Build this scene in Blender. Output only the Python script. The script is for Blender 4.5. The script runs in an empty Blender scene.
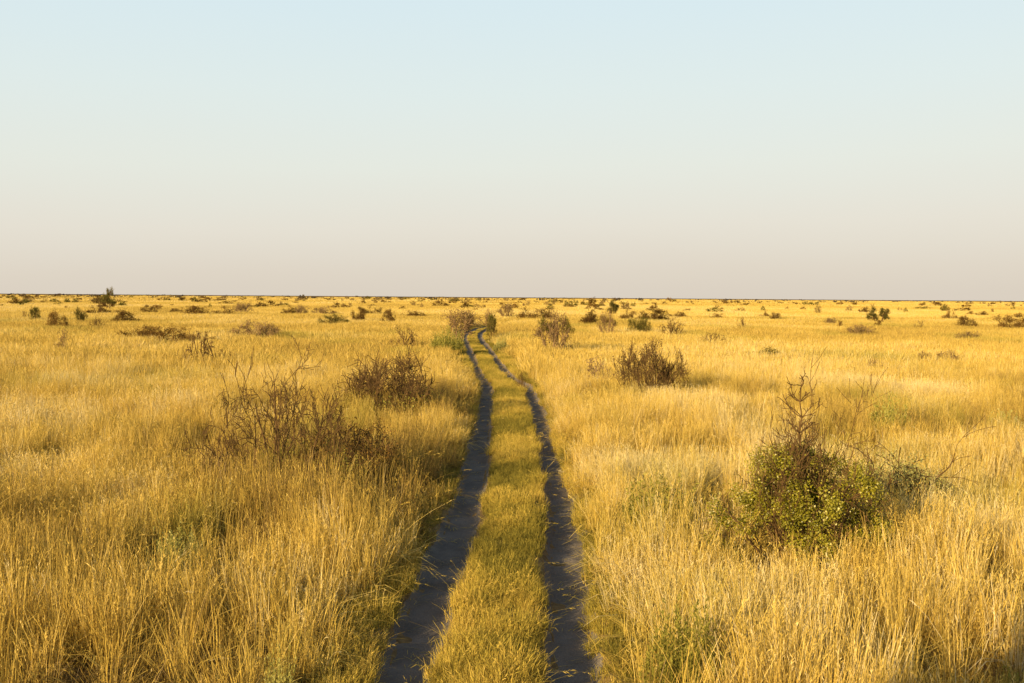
import bpy, math, random
import numpy as np
from mathutils import Vector, Matrix

SC = bpy.context.scene
COL = SC.collection
R = math.radians
PI = math.pi

# ------------------------------------------------------------------ camera
W, H = 1024, 683
F = 995.0
CAM_Z = 3.25
PITCH = math.atan(44.25 / F)
ROLL = R(0.42)
fw = Vector((0, math.cos(PITCH), -math.sin(PITCH)))
rt0 = Vector((1, 0, 0))
up0 = rt0.cross(fw)
rt = (rt0 * math.cos(ROLL) + up0 * math.sin(ROLL)).normalized()
up = (up0 * math.cos(ROLL) - rt0 * math.sin(ROLL)).normalized()
cam_d = bpy.data.cameras.new('camera')
cam = bpy.data.objects.new('camera', cam_d)
COL.objects.link(cam)
cam_d.sensor_width = 36
cam_d.lens = 36 * F / W
cam_d.clip_start = 0.1
cam_d.clip_end = 60000
m = Matrix((rt, up, -fw)).transposed().to_4x4()
m.translation = Vector((0, 0, CAM_Z))
cam.matrix_world = m
SC.camera = cam


def ground_at(px, py, z=0.0):
    """where the line of sight through a pixel meets the level z (used to read off positions)"""
    d = fw * F + rt * (px - W / 2) - up * (py - H / 2)
    t = (z - CAM_Z) / d.z
    return d.x * t, d.y * t


# ------------------------------------------------------------------ noise
_rng = np.random.default_rng(5)
_tab = _rng.random((256, 256))


def vnoise(x, y):
    x = np.asarray(x, float); y = np.asarray(y, float)
    xi = np.floor(x).astype(int); yi = np.floor(y).astype(int)
    fx = x - xi; fy = y - yi
    fx = fx * fx * (3 - 2 * fx); fy = fy * fy * (3 - 2 * fy)
    a = _tab[xi % 256, yi % 256]; b = _tab[(xi + 1) % 256, yi % 256]
    c = _tab[xi % 256, (yi + 1) % 256]; d = _tab[(xi + 1) % 256, (yi + 1) % 256]
    return (a * (1 - fx) + b * fx) * (1 - fy) + (c * (1 - fx) + d * fx) * fy


def fbm(x, y, o=3):
    s = 0; a = 0.5; t = 0
    for i in range(o):
        s = s + a * vnoise(np.asarray(x) * 2 ** i + 17.3 * i, np.asarray(y) * 2 ** i + 9.1 * i); t += a; a *= 0.5
    return s / t


def sstep(a, b, x):
    t = np.clip((np.asarray(x, float) - a) / (b - a), 0, 1)
    return t * t * (3 - 2 * t)


# ------------------------------------------------------------------ path
_path_px = [(486, 683), (501, 590), (512, 520), (515, 480), (514, 440), (511.5, 410), (507.5, 388), (505, 384), (497.5, 379),
            (490, 370), (485, 360), (479, 350), (474.5, 342), (472, 337), (474, 333), (482, 328.5), (500, 324.5)]
_pp = [ground_at(*p) for p in _path_px]
_pp = [(_pp[0][0] - 0.30, 0.0)] + _pp
_py = np.array([p[1] for p in _pp]); _px = np.array([p[0] for p in _pp])
PATH_END = _py[-1]
_ys = np.linspace(_py[0], _py[-1], 1200)
_xs = np.interp(_ys, _py, _px)
_k = np.ones(15) / 15
_xs2 = np.convolve(np.pad(_xs, 7, mode='edge'), _k, mode='valid')


def path_x(y):
    return np.interp(y, _ys, _xs2)


def path_u(x, y):
    """signed sideways distance from the middle of the track, slightly wandering edges"""
    return np.asarray(x) - path_x(y)


RUT = 0.76; RUTW = 0.21


def rut_off(y, side):
    return side * (RUT - 0.14 * sstep(35, 41, y)) + 0.06 * (vnoise(np.asarray(y) * 0.35, 3.0 + side) - 0.5)


def rut_hw(y, side):
    return RUTW + 0.045 * (1 - sstep(9, 24, y)) + 0.07 * (vnoise(np.asarray(y) * 0.9, 8.0 + side) - 0.5)


def rut_mask(x, y):
    u = path_u(x, y)
    on = 1 - sstep(PATH_END - 3, PATH_END, y)
    r = 0
    for s in (-1, 1):
        dd = np.abs(u - rut_off(y, s))
        r = np.maximum(r, 1 - sstep(rut_hw(y, s) - 0.07, rut_hw(y, s) + 0.09, dd))
    return r * on


def terrain(x, y):
    x = np.asarray(x, float); y = np.asarray(y, float)
    near = 1 - sstep(60, 160, np.hypot(x, y))
    z = 0.16 * (fbm(x * 0.12 + 40, y * 0.12 + 11, 3) - 0.5) * near
    z = z + 0.05 * (fbm(x * 1.1 + 5, y * 1.1, 2) - 0.5) * near
    u = np.abs(path_u(x, y))
    flat = (1 - sstep(1.2, 2.5, u)) * near
    return z * (1 - 0.85 * flat) - 0.15 * rut_mask(x, y)


# ------------------------------------------------------------------ node helpers
def mat_new(name):
    mt = bpy.data.materials.new(name); mt.use_nodes = True
    nt = mt.node_tree; nt.nodes.clear()
    return mt, nt


def N(nt, t, **kw):
    n = nt.nodes.new(t)
    for k, v in kw.items():
        setattr(n, k, v)
    return n


def ramp(nt, stops):
    n = N(nt, 'ShaderNodeValToRGB')
    e = n.color_ramp.elements
    while len(e) < len(stops):
        e.new(0.5)
    for i, (p, c) in enumerate(stops):
        e[i].position = p; e[i].color = (*c, 1)
    return n


def leaf_material(name, stops, trans=0.3, inst=False, rnd=0.5, sheen=0.0):
    """thin plant matter: diffuse + light passing through; colour picked from a ramp by the plant's tint and the blade's own value"""
    mt, nt = mat_new(name)
    out = N(nt, 'ShaderNodeOutputMaterial')
    b = N(nt, 'ShaderNodeAttribute', attribute_name='blade')
    r = ramp(nt, stops)
    if inst:
        a = N(nt, 'ShaderNodeAttribute', attribute_type='INSTANCER', attribute_name='tint')
        base = a.outputs['Fac']
    else:
        a = N(nt, 'ShaderNodeObjectInfo'); base = a.outputs['Random']
    m1 = N(nt, 'ShaderNodeMath', operation='SUBTRACT'); m1.inputs[1].default_value = 0.5
    nt.links.new(b.outputs['Fac'], m1.inputs[0])
    m2 = N(nt, 'ShaderNodeMath', operation='MULTIPLY_ADD'); m2.inputs[1].default_value = rnd
    nt.links.new(m1.outputs[0], m2.inputs[0]); nt.links.new(base, m2.inputs[2])
    nt.links.new(m2.outputs[0], r.inputs['Fac'])
    d = N(nt, 'ShaderNodeBsdfDiffuse'); t = N(nt, 'ShaderNodeBsdfTranslucent')
    cout = r.outputs['Color']
    if inst:
        ga = N(nt, 'ShaderNodeAttribute', attribute_type='INSTANCER', attribute_name='green')
        gm = N(nt, 'ShaderNodeMix', data_type='RGBA', blend_type='MIX')
        nt.links.new(ga.outputs['Fac'], gm.inputs['Factor']); nt.links.new(cout, gm.inputs['A'])
        gm.inputs['B'].default_value = (0.27, 0.25, 0.035, 1); cout = gm.outputs['Result']
    nt.links.new(cout, d.inputs['Color']); nt.links.new(cout, t.inputs['Color'])
    mx = N(nt, 'ShaderNodeMixShader'); mx.inputs[0].default_value = trans
    nt.links.new(d.outputs[0], mx.inputs[1]); nt.links.new(t.outputs[0], mx.inputs[2])
    last = mx
    if sheen:
        g = N(nt, 'ShaderNodeBsdfGlossy'); g.inputs['Roughness'].default_value = 0.45
        g.inputs['Color'].default_value = (1, 0.95, 0.85, 1)
        m3 = N(nt, 'ShaderNodeMixShader'); m3.inputs[0].default_value = sheen
        nt.links.new(mx.outputs[0], m3.inputs[1]); nt.links.new(g.outputs[0], m3.inputs[2]); last = m3
    nt.links.new(last.outputs[0], out.inputs['Surface'])
    return mt


STRAW = [(0.0, (0.20, 0.125, 0.036)), (0.3, (0.43, 0.285, 0.056)), (0.55, (0.60, 0.415, 0.074)), (0.8, (0.66, 0.475, 0.12)), (1.0, (0.71, 0.57, 0.28))]
M_STRAW = leaf_material('dry_grass', STRAW, 0.22, inst=True, rnd=0.5, sheen=0.015)
M_SHORT = leaf_material('short_dry_grass', [(0.0, (0.17, 0.145, 0.028)), (0.35, (0.33, 0.26, 0.045)), (0.7, (0.52, 0.38, 0.065)), (1.0, (0.64, 0.45, 0.10))], 0.3, inst=True, rnd=0.6)
M_HERB = leaf_material('green_herb', [(0.0, (0.22, 0.195, 0.035)), (0.5, (0.36, 0.32, 0.06)), (1.0, (0.48, 0.43, 0.14))], 0.35, rnd=0.7)
M_EVER = leaf_material('evergreen_leaf', [(0.0, (0.17, 0.155, 0.010)), (0.5, (0.34, 0.295, 0.016)), (1.0, (0.50, 0.42, 0.03))], 0.25, rnd=0.8, sheen=0.04)
M_DARKLEAF = leaf_material('dark_brown_leaf', [(0.0, (0.09, 0.050, 0.014)), (0.5, (0.16, 0.088, 0.022)), (1.0, (0.26, 0.145, 0.036))], 0.2, rnd=0.8)
M_GREENDARK = leaf_material('dull_green_leaf', [(0.0, (0.07, 0.062, 0.014)), (0.5, (0.125, 0.11, 0.022)), (1.0, (0.21, 0.17, 0.036))], 0.2, rnd=0.8)
M_GREYLEAF = leaf_material('grey_brown_leaf', [(0.0, (0.13, 0.080, 0.032)), (0.5, (0.22, 0.14, 0.048)), (1.0, (0.31, 0.20, 0.07))], 0.2, rnd=0.8)


def bark_material(name, c1, c2):
    mt, nt = mat_new(name)
    out = N(nt, 'ShaderNodeOutputMaterial'); p = N(nt, 'ShaderNodeBsdfPrincipled')
    tc = N(nt, 'ShaderNodeTexCoord'); n = N(nt, 'ShaderNodeTexNoise')
    n.inputs['Scale'].default_value = 14; n.inputs['Detail'].default_value = 4
    nt.links.new(tc.outputs['Object'], n.inputs['Vector'])
    r = ramp(nt, [(0.3, c1), (0.7, c2)])
    nt.links.new(n.outputs['Fac'], r.inputs['Fac']); nt.links.new(r.outputs['Color'], p.inputs['Base Color'])
    p.inputs['Roughness'].default_value = 0.9; p.inputs['Specular IOR Level'].default_value = 0.05
    nt.links.new(p.outputs[0], out.inputs['Surface'])
    return mt


M_BARK = bark_material('brown_twig_bark', (0.07, 0.040, 0.014), (0.17, 0.10, 0.038))
M_BARKPALE = bark_material('pale_twig_bark', (0.17, 0.10, 0.045), (0.32, 0.21, 0.10))


def ground_material():
    mt, nt = mat_new('sandy_soil_with_litter')
    out = N(nt, 'ShaderNodeOutputMaterial'); p = N(nt, 'ShaderNodeBsdfPrincipled')
    g = N(nt, 'ShaderNodeNewGeometry')
    n1 = N(nt, 'ShaderNodeTexNoise'); n1.inputs['Scale'].default_value = 0.03; n1.inputs['Detail'].default_value = 6
    n2 = N(nt, 'ShaderNodeTexNoise'); n2.inputs['Scale'].default_value = 9; n2.inputs['Detail'].default_value = 8
    nt.links.new(g.outputs['Position'], n1.inputs['Vector']); nt.links.new(g.outputs['Position'], n2.inputs['Vector'])
    a = ramp(nt, [(0.35, (0.24, 0.155, 0.06)), (0.65, (0.36, 0.24, 0.09))])
    b = ramp(nt, [(0.3, (0.45, 0.42, 0.40)), (0.7, (1, 1, 1))])
    nt.links.new(n1.outputs['Fac'], a.inputs['Fac']); nt.links.new(n2.outputs['Fac'], b.inputs['Fac'])
    mx = N(nt, 'ShaderNodeMix', data_type='RGBA', blend_type='MULTIPLY'); mx.inputs['Factor'].default_value = 1
    nt.links.new(a.outputs['Color'], mx.inputs['A']); nt.links.new(b.outputs['Color'], mx.inputs['B'])
    nt.links.new(mx.outputs['Result'], p.inputs['Base Color'])
    p.inputs['Roughness'].default_value = 0.95; p.inputs['Specular IOR Level'].default_value = 0.1
    bp = N(nt, 'ShaderNodeBump'); bp.inputs['Strength'].default_value = 0.6; bp.inputs['Distance'].default_value = 0.03
    nt.links.new(n2.outputs['Fac'], bp.inputs['Height']); nt.links.new(bp.outputs[0], p.inputs['Normal'])
    nt.links.new(p.outputs[0], out.inputs['Surface'])
    return mt


def track_material():
    mt, nt = mat_new('grey_track_sand')
    out = N(nt, 'ShaderNodeOutputMaterial'); p = N(nt, 'ShaderNodeBsdfPrincipled')
    g = N(nt, 'ShaderNodeNewGeometry')
    n1 = N(nt, 'ShaderNodeTexNoise'); n1.inputs['Scale'].default_value = 2.2; n1.inputs['Detail'].default_value = 6
    n2 = N(nt, 'ShaderNodeTexNoise'); n2.inputs['Scale'].default_value = 60; n2.inputs['Detail'].default_value = 4
    n3 = N(nt, 'ShaderNodeTexNoise'); n3.inputs['Scale'].default_value = 11; n3.inputs['Detail'].default_value = 5
    for n in (n1, n2, n3):
        nt.links.new(g.outputs['Position'], n.inputs['Vector'])
    a = ramp(nt, [(0.3, (0.125, 0.103, 0.078)), (0.7, (0.20, 0.166, 0.127))])
    nt.links.new(n1.outputs['Fac'], a.inputs['Fac'])
    b = ramp(nt, [(0.3, (0.8, 0.79, 0.77)), (0.55, (1, 1, 1))])
    nt.links.new(n2.outputs['Fac'], b.inputs['Fac'])
    mx = N(nt, 'ShaderNodeMix', data_type='RGBA', blend_type='MULTIPLY'); mx.inputs['Factor'].default_value = 1
    nt.links.new(a.outputs['Color'], mx.inputs['A']); nt.links.new(b.outputs['Color'], mx.inputs['B'])
    nt.links.new(mx.outputs['Result'], p.inputs['Base Color'])
    p.inputs['Roughness'].default_value = 0.95; p.inputs['Specular IOR Level'].default_value = 0.15
    ad = N(nt, 'ShaderNodeMath', operation='MULTIPLY_ADD'); ad.inputs[1].default_value = 0.25
    nt.links.new(n2.outputs['Fac'], ad.inputs[0]); nt.links.new(n3.outputs['Fac'], ad.inputs[2])
    bp = N(nt, 'ShaderNodeBump'); bp.inputs['Strength'].default_value = 0.6; bp.inputs['Distance'].default_value = 0.03
    nt.links.new(ad.outputs[0], bp.inputs['Height']); nt.links.new(bp.outputs[0], p.inputs['Normal'])
    nt.links.new(p.outputs[0], out.inputs['Surface'])
    return mt


# ------------------------------------------------------------------ mesh helpers
def mesh_np(name, verts, faces_idx, faces_len, mats, attrs=None, smooth=False):
    me = bpy.data.meshes.new(name)
    verts = np.asarray(verts, np.float32)
    me.vertices.add(len(verts)); me.vertices.foreach_set('co', verts.ravel())
    if len(faces_len):
        fi = np.asarray(faces_idx, np.int32).ravel(); fl = np.asarray(faces_len, np.int32)
        me.loops.add(len(fi)); me.loops.foreach_set('vertex_index', fi)
        st = np.concatenate(([0], np.cumsum(fl)[:-1])).astype(np.int32)
        me.polygons.add(len(fl)); me.polygons.foreach_set('loop_start', st)
        me.polygons.foreach_set('use_smooth', np.full(len(fl), smooth))
    for k, (kind, v) in (attrs or {}).items():
        at = me.attributes.new(k, kind, 'POINT')
        at.data.foreach_set('vector' if kind == 'FLOAT_VECTOR' else 'value', np.asarray(v).ravel())
    for mt in mats:
        me.materials.append(mt)
    me.update(calc_edges=True)
    me.validate()
    return me


def tag(o, label=None, cat=None, group=None, kind=None):
    for k, v in (('label', label), ('category', cat), ('group', group), ('kind', kind)):
        if v:
            o[k] = v
    return o


class Strips:
    """collects thin curved strips (blades, stems) and small leaf quads into one mesh"""
    def __init__(self):
        self.v = []; self.f = []; self.b = []; self.n = 0

    def strip(self, pts, widths, side, val):
        k = len(pts)
        for p, w in zip(pts, widths):
            self.v.append(p - side * (w / 2)); self.v.append(p + side * (w / 2)); self.b += [val, val]
        for i in range(k - 1):
            a = self.n + 2 * i
            self.f.append((a, a + 1, a + 3, a + 2))
        self.n += 2 * k

    def leaf(self, p, d, s, L, w, val):
        q = [p, p + d * (L * 0.45) + s * (w / 2), p + d * L, p + d * (L * 0.45) - s * (w / 2)]
        self.v += q; self.b += [val] * 4
        self.f.append((self.n, self.n + 1, self.n + 2, self.n + 3)); self.n += 4

    def mesh(self, name, mat):
        f = np.array(self.f, np.int32)
        return mesh_np(name, np.array(self.v), f, np.full(len(f), 4), [mat], {'blade': ('FLOAT', np.array(self.b, np.float32))})


def rv(rng):
    v = rng.normal(size=3); return v / np.linalg.norm(v)


def perp(d, rng):
    s = np.cross(d, rv(rng)); return s / (np.linalg.norm(s) + 1e-9)


def tuft(rng, n, rad, hmin, hmax, w, lean=0.35, droop=0.25, heads=0.0, seg=3, basal=0, mat=None, name='grass_tuft', power=0.6):
    S = Strips()
    wind = np.array([0.10, 0.05, 0])
    for i in range(n):
        a = rng.uniform(0, 2 * PI); r = rad * rng.random() ** power
        p0 = np.array([r * math.cos(a), r * math.sin(a), -0.02])
        h = rng.uniform(hmin, hmax)
        ad = a + rng.normal(0, 0.7)
        out = np.array([math.cos(ad), math.sin(ad), 0]) * abs(rng.normal(0, lean)) * h + wind * h * rng.random()
        dr = droop * h * rng.random()
        pts = []
        for t in np.linspace(0, 1, seg + 1):
            pts.append(p0 + np.array([0, 0, h * t - dr * t ** 3 * 0.6]) + out * t ** 1.7 + out * (dr / h) * t ** 3)
        sa = rng.uniform(0, PI); side = np.array([math.cos(sa), math.sin(sa), 0])
        ww = w * rng.uniform(0.7, 1.3)
        val = rng.random()
        S.strip(pts, np.linspace(ww, ww * 0.3, seg + 1), side, val)
        if rng.random() < heads:
            top = pts[-1]; d = pts[-1] - pts[-2]; d = d / np.linalg.norm(d)
            hv = min(1, val + 0.25)
            for k in range(7):
                q = top - d * (0.02 * k)
                s = perp(d, rng); e = d * 0.85 + s * 0.5
                S.leaf(q, e / np.linalg.norm(e), perp(e, rng), 0.035 + 0.01 * rng.random(), 0.006, hv)
    for i in range(basal):
        a = rng.uniform(0, 2 * PI); r = rad * rng.random() ** 0.5
        p0 = np.array([r * math.cos(a), r * math.sin(a), 0])
        d = np.array([math.cos(a + rng.normal(0, 1)), math.sin(a + rng.normal(0, 1)), 0])
        L = rng.uniform(0.25, 0.55) * hmax
        pts = [p0, p0 + d * L * 0.3 + np.array([0, 0, L * 0.6]), p0 + d * L * 0.75 + np.array([0, 0, L * 0.75]), p0 + d * L * 1.1 + np.array([0, 0, L * 0.5])]
        S.strip(pts, [w * 1.3, w * 1.2, w, w * 0.3], np.array([-d[1], d[0], 0]), rng.random() * 0.7)
    return S.mesh(name, mat)


def proto_collection(name, meshes):
    c = bpy.data.collections.new(name)
    for i, me in enumerate(meshes):
        o = bpy.data.objects.new('%s_%02d' % ('grass_tuft', i), me); c.objects.link(o)
    return c


def scatter(name, col, P, rot, scl, idx, tint, green=None):
    if green is None:
        green = np.zeros(len(P))
    me = mesh_np(name, P, [], [], [], {'rot': ('FLOAT_VECTOR', rot.astype(np.float32)), 'scl': ('FLOAT_VECTOR', scl.astype(np.float32)),
                                       'idx': ('INT', idx.astype(np.int32)), 'tint': ('FLOAT', tint.astype(np.float32)), 'green': ('FLOAT', np.clip(green, 0, 1).astype(np.float32))})
    o = bpy.data.objects.new(name, me); COL.objects.link(o)
    ng = bpy.data.node_groups.new(name + '_scatter', 'GeometryNodeTree')
    ng.interface.new_socket('Geometry', in_out='INPUT', socket_type='NodeSocketGeometry')
    ng.interface.new_socket('Geometry', in_out='OUTPUT', socket_type='NodeSocketGeometry')
    gi = N(ng, 'NodeGroupInput'); go = N(ng, 'NodeGroupOutput')
    ci = N(ng, 'GeometryNodeCollectionInfo'); ci.inputs['Collection'].default_value = col
    ci.inputs['Separate Children'].default_value = True; ci.inputs['Reset Children'].default_value = True
    ip = N(ng, 'GeometryNodeInstanceOnPoints'); ip.inputs['Pick Instance'].default_value = True

    def attr(n, t):
        a = N(ng, 'GeometryNodeInputNamedAttribute', data_type=t); a.inputs['Name'].default_value = n
        return [s for s in a.outputs if s.enabled and s.name == 'Attribute'][0]
    L = ng.links.new
    L(gi.outputs[0], ip.inputs['Points']); L(ci.outputs[0], ip.inputs['Instance'])
    L(attr('idx', 'INT'), ip.inputs['Instance Index'])
    e = N(ng, 'FunctionNodeEulerToRotation'); L(attr('rot', 'FLOAT_VECTOR'), e.inputs[0])
    L(e.outputs[0], ip.inputs['Rotation']); L(attr('scl', 'FLOAT_VECTOR'), ip.inputs['Scale'])
    L(ip.outputs[0], go.inputs[0])
    md = o.modifiers.new('scatter', 'NODES'); md.node_group = ng
    return o


# ------------------------------------------------------------------ shrubs
class Tubes:
    def __init__(self):
        self.v = []; self.f = []; self.n = 0; self.tips = []; self.sk = []

    def tube(self, pts, rad, sides):
        self.sk.append((np.array(pts), np.array(rad), sides))

    def skin(self, pts, rad, sides):
        k = len(pts)
        for i in range(k):
            d = pts[min(i + 1, k - 1)] - pts[max(i - 1, 0)]; d = d / (np.linalg.norm(d) + 1e-9)
            a = np.cross(d, [0.31, 0.77, 0.55]); a /= np.linalg.norm(a) + 1e-9
            b = np.cross(d, a)
            for s in range(sides):
                t = 2 * PI * s / sides
                self.v.append(pts[i] + (a * math.cos(t) + b * math.sin(t)) * rad[i])
        for i in range(k - 1):
            for s in range(sides):
                p = self.n + i * sides; q = p + sides; s2 = (s + 1) % sides
                self.f.append((p + s, p + s2, q + s2, q + s))
        self.n += k * sides

    def mesh(self, name, mat):
        for a in self.sk:
            self.skin(*a)
        f = np.array(self.f, np.int32)
        return mesh_np(name, np.array(self.v), f, np.full(len(f), 4), [mat], smooth=True)


def grow(T, rng, p, d, L, r, level, upb, crook, kids, minr):
    seg = 6 if level > 1 else 4
    pts = [p]; q = p; dd = d
    for i in range(seg):
        dd = dd + rng.normal(0, crook, 3) + np.array([0, 0, upb])
        dd = dd / np.linalg.norm(dd)
        q = q + dd * (L / seg); pts.append(q)
    rad = np.linspace(r, max(r * 0.45, minr), len(pts))
    T.tube(pts, rad, 5 if r > 0.012 else 3)
    T.tips += [(pts[-1], dd, level), (pts[-2], dd, level)]
    if level <= 0:
        T.tips.append((pts[2], dd, level))
        return
    nk = max(2, int(round(kids * rng.uniform(0.7, 1.3))))
    for j in range(nk):
        t = rng.uniform(0.3, 1.0); x = t * seg; i = min(int(x), seg - 1)
        pp = pts[i] + (pts[i + 1] - pts[i]) * (x - i)
        ax = (pts[i + 1] - pts[i]); ax = ax / np.linalg.norm(ax)
        nd = ax + perp(ax, rng) * rng.uniform(0.45, 1.0)
        nd = nd / np.linalg.norm(nd)
        grow(T, rng, pp, nd, L * rng.uniform(0.38, 0.68), max(minr, rad[i] * 0.6), level - 1, upb, crook, kids, minr)


def shrub_tubes(rng, stems, h, w, level=2, upb=0.02, crook=0.16, kids=4, r0=0.02, minr=0.004, tilt=(0.1, 0.9), base=0.12, stray=0.55):
    """a multi-stemmed shrub about w wide and h tall (rescaled to fit)"""
    T = Tubes()
    for i in range(stems):
        a = 2 * PI * (i + rng.random()) / stems
        tl = rng.uniform(*tilt)
        d = np.array([math.cos(a) * math.sin(tl), math.sin(a) * math.sin(tl), math.cos(tl)])
        p = np.array([math.cos(a), math.sin(a), 0]) * base * rng.random() + np.array([0, 0, -0.05])
        grow(T, rng, p, d, rng.uniform(0.6, 1.0) * 0.7, r0 * rng.uniform(0.7, 1.2), level, upb, crook, kids, minr)
    v = np.concatenate([a[0] for a in T.sk])
    lo = np.percentile(v, 3.5, axis=0); hi = np.percentile(v, 96.5, axis=0)
    s = np.array([w / (hi[0] - lo[0]), w / (hi[1] - lo[1]), h / max(hi[2], 0.1)])

    def dome(p):            # browsed and wind-cut: stray shoots are kept near the rounded outline
        p = p * s
        q = np.sqrt((p[..., 0] / (w / 2)) ** 2 + (p[..., 1] / (w / 2)) ** 2 + (np.maximum(p[..., 2], 0) / h) ** 2)
        f = np.where(q > 0.95, (0.95 + (q - 0.95) * stray) / np.maximum(q, 1e-6), 1.0)
        return p * f[..., None]
    T.sk = [(dome(p), r, k) for p, r, k in T.sk]
    T.tips = [(dome(p), d, l) for p, d, l in T.tips]
    return T


def foliage(rng, tips, n, size, spread, mat, name='foliage', zmin=None, zmax=None, keep=None, aspect=0.45):
    S = Strips()
    tp = [t for t in tips if (zmin is None or t[0][2] > zmin) and (zmax is None or t[0][2] < zmax) and (keep is None or keep(t[0]))]
    if not tp:
        tp = tips
    vals = rng.random(len(tp))
    for i in range(n):
        j = rng.integers(len(tp)); p, d, l = tp[j]
        q = p + rng.normal(0, spread, 3)
        if q[2] < 0.01:
            q[2] = 0.02 + rng.random() * 0.05
        e = d * 0.6 + rv(rng); e = e / np.linalg.norm(e)
        S.leaf(q, e, perp(e, rng), size * rng.uniform(0.6, 1.4), size * aspect * 2 * rng.uniform(0.6, 1.2), 0.5 * vals[j] + 0.5 * rng.random())
    return S.mesh(name, mat)


def empty(name, loc=(0, 0, 0), rz=0):
    o = bpy.data.objects.new(name, None); COL.objects.link(o)
    o.empty_display_size = 0.2
    o.location = loc; o.rotation_euler = (0, 0, rz)
    return o


def part(name, me, parent):
    o = bpy.data.objects.new(name, me); COL.objects.link(o); o.parent = parent
    return o


def put(root, x, y, rz, sx=1, sy=1, sz=1):
    root.location = (x, y, float(terrain(x, y)) - 0.01)
    root.rotation_euler = (0, 0, rz); root.scale = (sx, sy, sz)


def copy_thing(src, name):
    c = src.copy(); COL.objects.link(c)
    for k in list(c.keys()):
        if k in ('label', 'category', 'group', 'kind'):
            del c[k]
    for ch in src.children:
        d = ch.copy(); COL.objects.link(d); d.parent = c
    c.name = name
    return c


# unit prototypes (1 wide, 1 tall), meshes only; things are made from them below
def proto_meshes(kind, seed):
    rng = np.random.default_rng(seed)
    if kind == 'bare':
        T = shrub_tubes(rng, 9, 1, 1, 2, 0.02, 0.2, 4, 0.022, 0.006, (0.1, 0.95))
        return [('stems', T.mesh('stems', M_BARK)), ('foliage', foliage(rng, T.tips, 160, 0.035, 0.02, M_GREYLEAF))]
    if kind == 'palebare':
        T = shrub_tubes(rng, 7, 1, 1, 2, 0.03, 0.2, 4, 0.02, 0.006, (0.1, 0.8))
        return [('stems', T.mesh('stems', M_BARKPALE)), ('foliage', foliage(rng, T.tips, 130, 0.04, 0.02, M_GREYLEAF))]
    if kind == 'dark':
        T = shrub_tubes(rng, 9, 1, 1, 2, 0.0, 0.2, 4, 0.02, 0.006, (0.1, 1.1))
        return [('stems', T.mesh('stems', M_BARK)), ('foliage', foliage(rng, T.tips, 4800, 0.036, 0.055, M_DARKLEAF))]
    if kind == 'flat':
        T = shrub_tubes(rng, 12, 1, 1, 2, -0.01, 0.2, 4, 0.018, 0.006, (0.4, 1.3), base=0.3)
        return [('stems', T.mesh('stems', M_BARK)), ('foliage', foliage(rng, T.tips, 5200, 0.034, 0.055, M_DARKLEAF))]
    if kind == 'grey':
        T = shrub_tubes(rng, 10, 1, 1, 2, 0.02, 0.2, 5, 0.018, 0.006, (0.1, 0.9))
        return [('stems', T.mesh('stems', M_BARKPALE)), ('foliage', foliage(rng, T.tips, 2200, 0.028, 0.045, M_GREYLEAF))]
    if kind == 'green':
        T = shrub_tubes(rng, 8, 1, 1, 2, 0.02, 0.18, 4, 0.02, 0.006, (0.1, 0.9))
        return [('stems', T.mesh('stems', M_BARK)), ('foliage', foliage(rng, T.tips, 3600, 0.036, 0.05, M_GREENDARK))]
    if kind == 'herb':
        S = Strips()
        for i in range(170):
            a = rng.uniform(0, 2 * PI); r = 0.5 * rng.random() ** 0.55
            p = np.array([r * math.cos(a), r * math.sin(a), 0.0])
            d = np.array([math.cos(a) * 0.35 * r + rng.normal(0, 0.12), math.sin(a) * 0.35 * r + rng.normal(0, 0.12), 1])
            d /= np.linalg.norm(d); h = rng.uniform(0.5, 1.0) * (1 - 0.5 * r * r / 0.2)
            S.strip([p, p + d * h * 0.5, p + d * h], [0.010, 0.008, 0.004], perp(d, rng), 0.5)
            for k in range(30):
                t = rng.uniform(0.15, 1.0); e = d * rng.uniform(0.4, 1.0) + perp(d, rng) * 0.8
                e /= np.linalg.norm(e)
                S.leaf(p + d * h * t, e, perp(e, rng), rng.uniform(0.035, 0.075), 0.018, rng.random())
        return [('foliage', S.mesh('foliage', M_HERB))]
    if kind == 'tree':
        T = shrub_tubes(rng, 4, 1, 1, 3, 0.02, 0.13, 4, 0.03, 0.007, (0.05, 0.6), base=0.03, stray=0.9)
        tips = [t for t in T.tips if t[0][2] > 0.42]
        crown = foliage(rng, tips, 4200, 0.036, 0.04, M_GREENDARK, 'crown')
        return [('trunk', T.mesh('trunk', M_BARK)), ('crown', crown)]


NAMES = {'bare': 'bare_shrub', 'palebare': 'bare_shrub', 'dark': 'thorn_shrub', 'flat': 'thorn_shrub', 'grey': 'grey_shrub', 'green': 'leafy_shrub', 'herb': 'leafy_herb', 'tree': 'small_tree'}
_cache = {}
shrub_spots = []            # (x, y, radius) where grass thins out


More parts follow.
